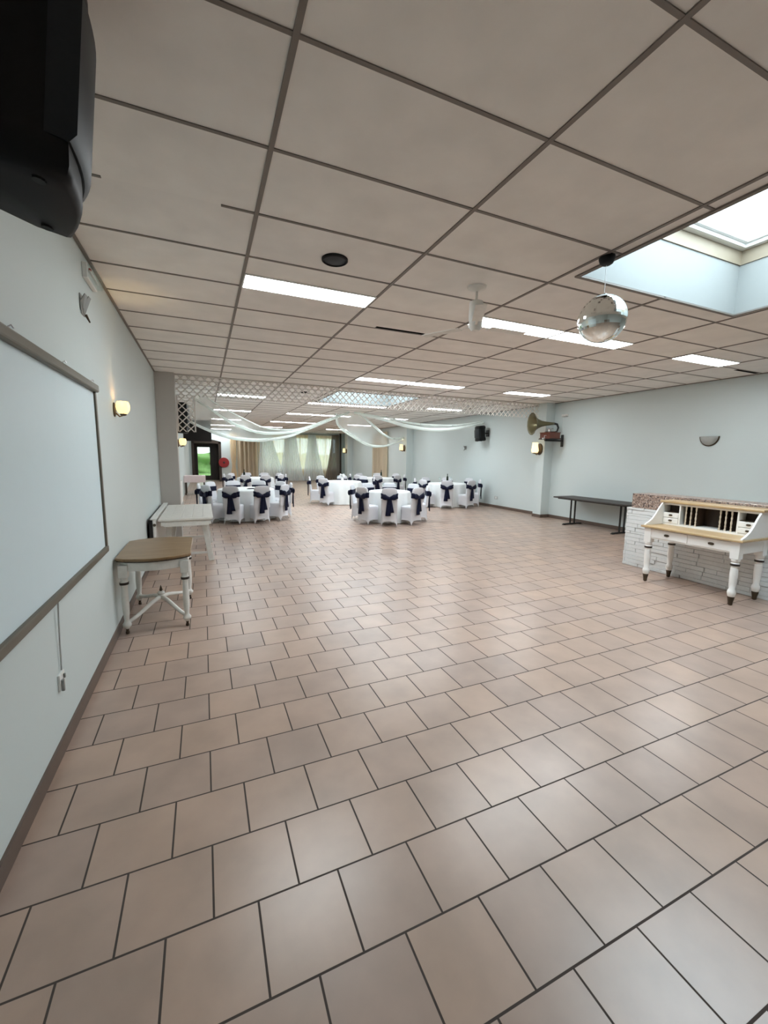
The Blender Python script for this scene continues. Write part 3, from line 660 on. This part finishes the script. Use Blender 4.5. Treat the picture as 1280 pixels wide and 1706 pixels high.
swag('sheer white tulle swag dipping deepest, tied back to the middle right pillar', (S4a, S4b), (.055, .045))

# ------------------------------------------------------------------ dressed tables and covered chairs
def make_chair():
    o = thing('banquet_chair', '', 'chair')
    m = MB(); n = 40; w, d = .205, .215
    def rr(hw, hd, cy, zf, e=.28):
        r = []
        for k in range(n):
            t = 2*PI*k/n; c, s = math.cos(t), math.sin(t)
            x = hw*math.copysign(abs(c)**e, c); y = hd*math.copysign(abs(s)**e, s)
            r.append((x, cy+y, zf(t)))
        return r
    def hem(t): return .006+.12*abs(math.cos(2*t-0))**1.0*(1 if True else 0)
    R = [rr(.208, .205, 0, hem), rr(.198, .198, 0, lambda t: .16), rr(.194, .192, 0, lambda t: .36), rr(.20, .20, 0, lambda t: .44), rr(.19, .19, 0, lambda t: .465), rr(.15, .15, 0, lambda t: .475)]
    m.ring(R, False, True)
    def br(hw, hd, cy, z): return [(hw*math.copysign(abs(math.cos(2*PI*k/n))**.35, math.cos(2*PI*k/n)), cy+hd*math.copysign(abs(math.sin(2*PI*k/n))**.5, math.sin(2*PI*k/n)), z) for k in range(n)]
    m.ring([br(.205, .04, -.17, .40), br(.203, .035, -.185, .60), br(.200, .032, -.20, .78), br(.196, .029, -.212, .87), br(.182, .026, -.218, .915), br(.145, .022, -.221, .94), br(.06, .01, -.222, .95)], False, True)
    m.build('chair_cover', COVER_M, o, smooth=True, angle=60)
    s = MB(); R = []
    for k in range(n+0):
        pass
    def band(z0, z1):
        out = []
        for q in range(5):
            f = q/4; ring = []
            for k in range(n):
                t = 2*PI*k/n; c, sn = math.cos(t), math.sin(t)
                x = .208*math.copysign(abs(c)**.35, c); y = -.2+.045*math.copysign(abs(sn)**.5, sn)
                back = max(0, -sn); mid = 1-min(1, abs(x)/.19)
                zc = .755-.055*mid*back; hh = .066-.030*mid*back
                ring.append((x*(1+.02*math.sin(f*9)), y-.006*math.sin(f*PI)*back, zc+hh*(f*2-1)))
            out.append(ring)
        return out
    s.ring(band(0, 0), False, False); s.build('sash', NAVY_M, o, smooth=True, thick=.004, angle=60)
    b = MB()
    for sx in (-1, 1):
        b.ring([[(sx*x, -.262+yy*math.sin(2*PI*k/12)-.012, zc+hz*math.cos(2*PI*k/12)) for k in range(12)] for x, zc, hz, yy in ((.01, .70, .02, .016), (.05, .715, .05, .03), (.10, .728, .07, .036), (.15, .735, .068, .03), (.18, .735, .035, .012))])
    b.ball((0, -.272, .70), (.028, .024, .032), 12, 8); b.build('bow', NAVY_M, o, smooth=True, angle=60)
    for sx, zz, x1 in ((-1, .27, -.03), (1, .35, .05)):
        t = MB(); t.sheet(lambda u, v: (sx*.012+(x1-sx*.012)*v+(u-.5)*(.075+.06*v), -.268+.012*math.sin(u*PI*2+v*2)+.004*sx, .70+(zz-.70)*v), 8, 10)
        t.build('tail', NAVY_M, o, smooth=True, thick=.004, angle=60)
    o.scale = (.95, .95, .955)
    return o
CH0 = make_chair(); used = [False]
SIDES = {0: 'near side', 45: 'near left', 90: 'left side', 135: 'far left', 180: 'far side', 225: 'far right', 270: 'right side', 315: 'near right'}
SIDES10 = {18: 'near side, left of two', 54: 'near left', 90: 'left side', 126: 'far left', 162: 'far side, left of two', 198: 'far side, right of two', 234: 'far right', 270: 'right side', 306: 'near right', 342: 'near side, right of two'}
def tablecloth(cx, cy, r, label):
    m = MB(); n = 96; rnd = random.Random(int(cx*100)); ph = rnd.uniform(0, 6)
    def ringz(rad, z, amp): return [((rad+amp*(.6*math.sin(12*2*PI*k/n+ph)+.4*math.sin(19*2*PI*k/n+2*ph)))*math.cos(2*PI*k/n), (rad+amp*(.6*math.sin(12*2*PI*k/n+ph)+.4*math.sin(19*2*PI*k/n+2*ph)))*math.sin(2*PI*k/n), z) for k in range(n)]
    m.ring([ringz(r*.5, .762, 0), ringz(r-.02, .762, 0), ringz(r+.002, .755, .002), ringz(r+.012, .72, .006), ringz(r+.022, .5, .02), ringz(r+.03, .25, .032), ringz(r+.04, .012, .04)], True, False)
    o = m.build('tablecloth', CLOTH_M, None, smooth=True, angle=60); o.location = (cx, cy, 0)
    return tag(o, label, 'tablecloth', 'white round tablecloths')
def banquet(cx, cy, r, rc, angs, names, where):
    t = thing('round_table', 'round folding table under its white cloth, the %s one' % where, 'table', (cx, cy, 0), 0, 'round banquet tables')
    MB().lathe([(r-.006, .735), (r-.002, .745), (r-.006, .757)], 48).build('table_top', DKWOOD_M, t)
    for k in range(4):
        a = PI/4+k*PI/2; MB().cyl((.4*r*math.cos(a), .4*r*math.sin(a), 0), (.4*r*math.cos(a), .4*r*math.sin(a), .74), .018).build('leg', BLKMET_M, t)
    tablecloth(cx, cy, r, 'white floor-length cloth on the %s round table' % where)
    base = math.atan2(-cy, -cx)          # toward the viewer
    for a in angs:
        th = base-math.radians(a)
        x, y = cx+rc*math.cos(th), cy+rc*math.sin(th)
        if used[0]: o = copy_tree(CH0)
        else: o = CH0; used[0] = True
        o.location = (x, y, 0); o.rotation_euler = (0, 0, th+PI/2)
        tag(o, 'white covered chair with navy sash, %s, %s table' % (names[a], where), 'chair', 'covered chairs at the round tables')
A10 = list(SIDES10)
banquet(.98, 11.12, .68, .925, A10, SIDES10, 'left-wall')
banquet(4.31, 9.52, .52, .77, [0, 42, 98, 142, 180, 222, 268, 316], {0: SIDES[0], 42: SIDES[45], 98: SIDES[90], 142: SIDES[135], 180: SIDES[180], 222: SIDES[225], 268: SIDES[270], 316: SIDES[315]}, 'front centre')
banquet(7.55, 11.95, .63, .885, list(SIDES), SIDES, 'right-wall')
banquet(4.40, 13.75, .66, .915, [33, 88, 135, 180, 225, 275], {33: SIDES[45], 88: SIDES[90], 135: SIDES[135], 180: SIDES[180], 225: SIDES[225], 275: SIDES[270]}, 'second-row')
banquet(1.82, 16.65, .68, .935, A10, SIDES10, 'back left')
banquet(6.55, 15.7, .66, .915, list(SIDES), SIDES, 'back right')

# table ware
def bottle(x, y, label):
    o = thing('wine_bottle', label, 'bottle', (x, y, .7625), 0, 'bottles on the round tables')
    MB().lathe([(.034, 0), (.037, .01), (.037, .19), (.03, .215), (.015, .235), (.0135, .285)], 16).build('body', BOTTLE_M, o, smooth=True)
    MB().lathe([(.0145, .27), (.0155, .285), (.0155, .305), (.012, .308)], 14).build('cap', BLACK_M, o, smooth=True)
bottle(7.62, 12.05, 'dark wine bottle on the table nearest the right wall')
bottle(1.40, 16.6, 'dark wine bottle on the table at the back left')
bottle(6.80, 15.9, 'dark wine bottle on the table at the back right')
def napkin(x, y, a, label):
    o = MB().box(-.10, .10, -.04, .04, 0, .012).box(-.07, .07, -.035, .035, .012, .022).build('napkin', NAVY_M, None, bevel=.004); o.location = (x, y, .7625); o.rotation_euler = (0, 0, a)
    tag(o, label, 'napkin', 'folded napkins')
napkin(.60, 11.35, .4, 'folded navy napkin on the left-wall table, left of its three')
napkin(1.08, 10.95, .1, 'folded navy napkin on the left-wall table, nearest the viewer')
napkin(1.36, 11.25, -.4, 'folded navy napkin on the left-wall table, right of its three')
G0 = None
for (x, y, lab) in ((.95, 11.4, 'left-wall table'), (4.2, 9.7, 'front centre table'), (4.5, 9.55, 'front centre table, right of its pair'), (7.35, 12.1, 'right-wall table'), (7.85, 12.2, 'right-wall table, right of its pair'), (4.3, 13.9, 'second row table'), (4.7, 13.6, 'second row table, right of its pair'), (1.95, 16.4, 'back left table'), (6.3, 15.5, 'back right table')):
    if G0 is None:
        G0 = thing('wine_glass', '', 'glass'); MB().lathe([(.034, 0), (.034, .003), (.005, .006), (.004, .085), (.02, .10), (.036, .13), (.037, .16), (.03, .20)], 16, None, True, False).build('bowl_and_stem', GLASS_M, G0, smooth=True); q = G0
    else: q = copy_tree(G0)
    q.location = (x, y, .7625); tag(q, 'clear stemmed wine glass on the %s' % lab, 'glass', 'wine glasses on the round tables')
o = thing('flower_vase', 'white flowers in a small vase on the table in the second row', 'vase', (4.42, 13.78, .7625))
MB().lathe([(.03, 0), (.045, .03), (.04, .09), (.025, .12), (.032, .14)], 16).build('vase', WHITE_M, o, smooth=True)
m = MB(); rnd = random.Random(5)
for k in range(14): m.ball((rnd.uniform(-.07, .07), rnd.uniform(-.07, .07), .17+rnd.uniform(-.02, .06)), .03, 8, 6)
m.build('blooms', CLOTH_M, o, smooth=True)

# ------------------------------------------------------------------ curtains along the back wall
def curtain(name, label, x0, x1, z0, z1, y, mat, amp=.05, folds=8, top=None, bot=None, group='curtains on the back wall', axis='x', tie=None, both=True):
    """pleated sheet; top=(x0,x1) and bot=(x0,x1) make it taper"""
    top = top or (x0, x1); bot = bot or (x0, x1); cx = (bot[0]+bot[1])/2 if axis == 'x' else y
    m = MB()
    def fn(u, v):
        z = z1+(z0-z1)*v; a = top[0]+(bot[0]-top[0])*v**1.3; b = top[1]+(bot[1]-top[1])*v**1.3
        if tie: 
            zt, xt, wt = tie; k = math.exp(-((z-zt)/.35)**2); a = a*(1-k)+(xt-wt)*k; b = b*(1-k)+(xt+wt)*k
        s = amp*math.sin(u*folds*2*PI)+amp*.35*math.sin(u*folds*4.7*PI+1)
        xx = a+(b-a)*u
        return (xx, y+s, z) if axis == 'x' else (y+s, xx, z)
    m.sheet(fn, folds*12, 14)
    o = m.build(name, mat, None, smooth=True, angle=180)
    return tag(o, label, 'curtain', group)
curtain('curtain', 'pale cream curtain gathered beside the red hose reel', 1.50, 1.85, .02, 2.98, YB-.14, CREAM_M, .05, 4, tie=(1.0, 1.68, .10))
curtain('curtain', 'striped beige pleated curtain left of the sheer curtains', 1.90, 3.10, .02, 2.98, YB-.17, BEIGE_M, .12, 5)
curtain('curtain', 'long cream curtain hung behind the white sheers', 3.15, 7.95, .02, 2.95, YB-.10, CREAM_M, .03, 24)
curtain('sheer_curtain', 'white sheer curtain spreading to the floor, left of the three', 3.2, 4.7, .02, 2.98, YB-.30, SHEER_M, .04, 12, top=(3.25, 3.95), bot=(3.05, 4.85))
curtain('sheer_curtain', 'white sheer curtain spreading to the floor, middle of the three', 4.7, 6.2, .02, 2.98, YB-.44, SHEER_M, .04, 12, top=(4.75, 5.45), bot=(4.30, 5.95))
curtain('sheer_curtain', 'white sheer curtain spreading to the floor, right of the three', 6.1, 7.2, .02, 2.98, YB-.30, SHEER_M, .04, 10, top=(6.25, 6.75), bot=(5.85, 7.40))
curtain('curtain', 'taupe curtain by the dark post in the right back corner', 7.6, 8.4, .02, 2.98, YB-.28, TAUPE_M, .04, 7, top=(7.85, 8.35), bot=(7.35, 8.4))
o = MB().box(8.38, 8.48, YB-.35, YB-.25, 0, CEIL).build('timber_post', DOORW_M); tag(o, 'dark timber post in the right back corner beside the taupe curtain', 'post')
o = MB().cyl((1.4, YB-.14, 3.0), (8.36, YB-.14, 3.0), .018).build('curtain_rail', BRONZE_M); tag(o, 'long curtain rail under the ceiling along the back wall', 'rail')
curtain('curtain', 'beige curtain hanging on the right wall between the pillars', 19.6, 21.5, .03, 2.9, XR-.12, BEIGE_M, .05, 8, group='curtains on the right wall', axis='y')

# ------------------------------------------------------------------ far left: hose reel, side table, canopy, garden
o = thing('hose_reel', 'round red fire hose reel on the back wall beside the entrance', 'hose reel', (1.12, YB, 1.15))
MB().lathe([(.29, 0), (.30, .02), (.30, .16), (.29, .18), (.05, .18)], 28, Matrix.Rotation(PI/2, 4, 'X')).build('drum', RED_M, o, smooth=True)
MB().lathe([(.06, .18), (.06, .2), (.02, .21)], 16, Matrix.Rotation(PI/2, 4, 'X')).build('hub', BLKMET_M, o, smooth=True)
o = thing('entrance_canopy', 'dark timber canopy hanging over the back entrance', 'canopy', (0, 20.2, 0))
MB().box(XL, .36, 0, .12, 2.20, CEIL).build('fascia', NEARBLK_M, o); MB().box(XL, .36, .12, 3.4, 2.9, 2.98).build('soffit', NEARBLK_M, o)
o = thing('side_table', 'small side table with a pale cloth by the left wall near the entrance', 'table', (-.36, 18.6, 0))
MB().box(-.38, .38, -.4, .4, .72, .75).build('table_top', DKWOOD_M, o)
for sx in (-1, 1):
    for sy in (-1, 1): MB().box(sx*.34-.025, sx*.34+.025, sy*.36-.025, sy*.36+.025, 0, .72).build('leg', DKWOOD_M, o)
MB().box(-.39, .39, -.41, .41, .751, .757).box(-.40, .40, -.415, -.41, .50, .757).box(.39, .395, -.41, .41, .5, .757).build('cloth', PINK_M, o)
o = MB().sheet(lambda u, v: (-8+24*u, YB+14+.5*math.sin(u*70)+.4*math.sin(v*9+u*31), 1.8*v+.12*math.sin(u*53)*v), 120, 12).sheet(lambda u, v: (-8+24*u, YB+14+3*v, 1.8+.12*math.sin(u*53)-.3*v), 120, 3).build('hedge', HEDGE_M, None, smooth=True, angle=180)
tag(o, 'tall green garden hedge seen through the glazed back door', 'hedge', kind='stuff')
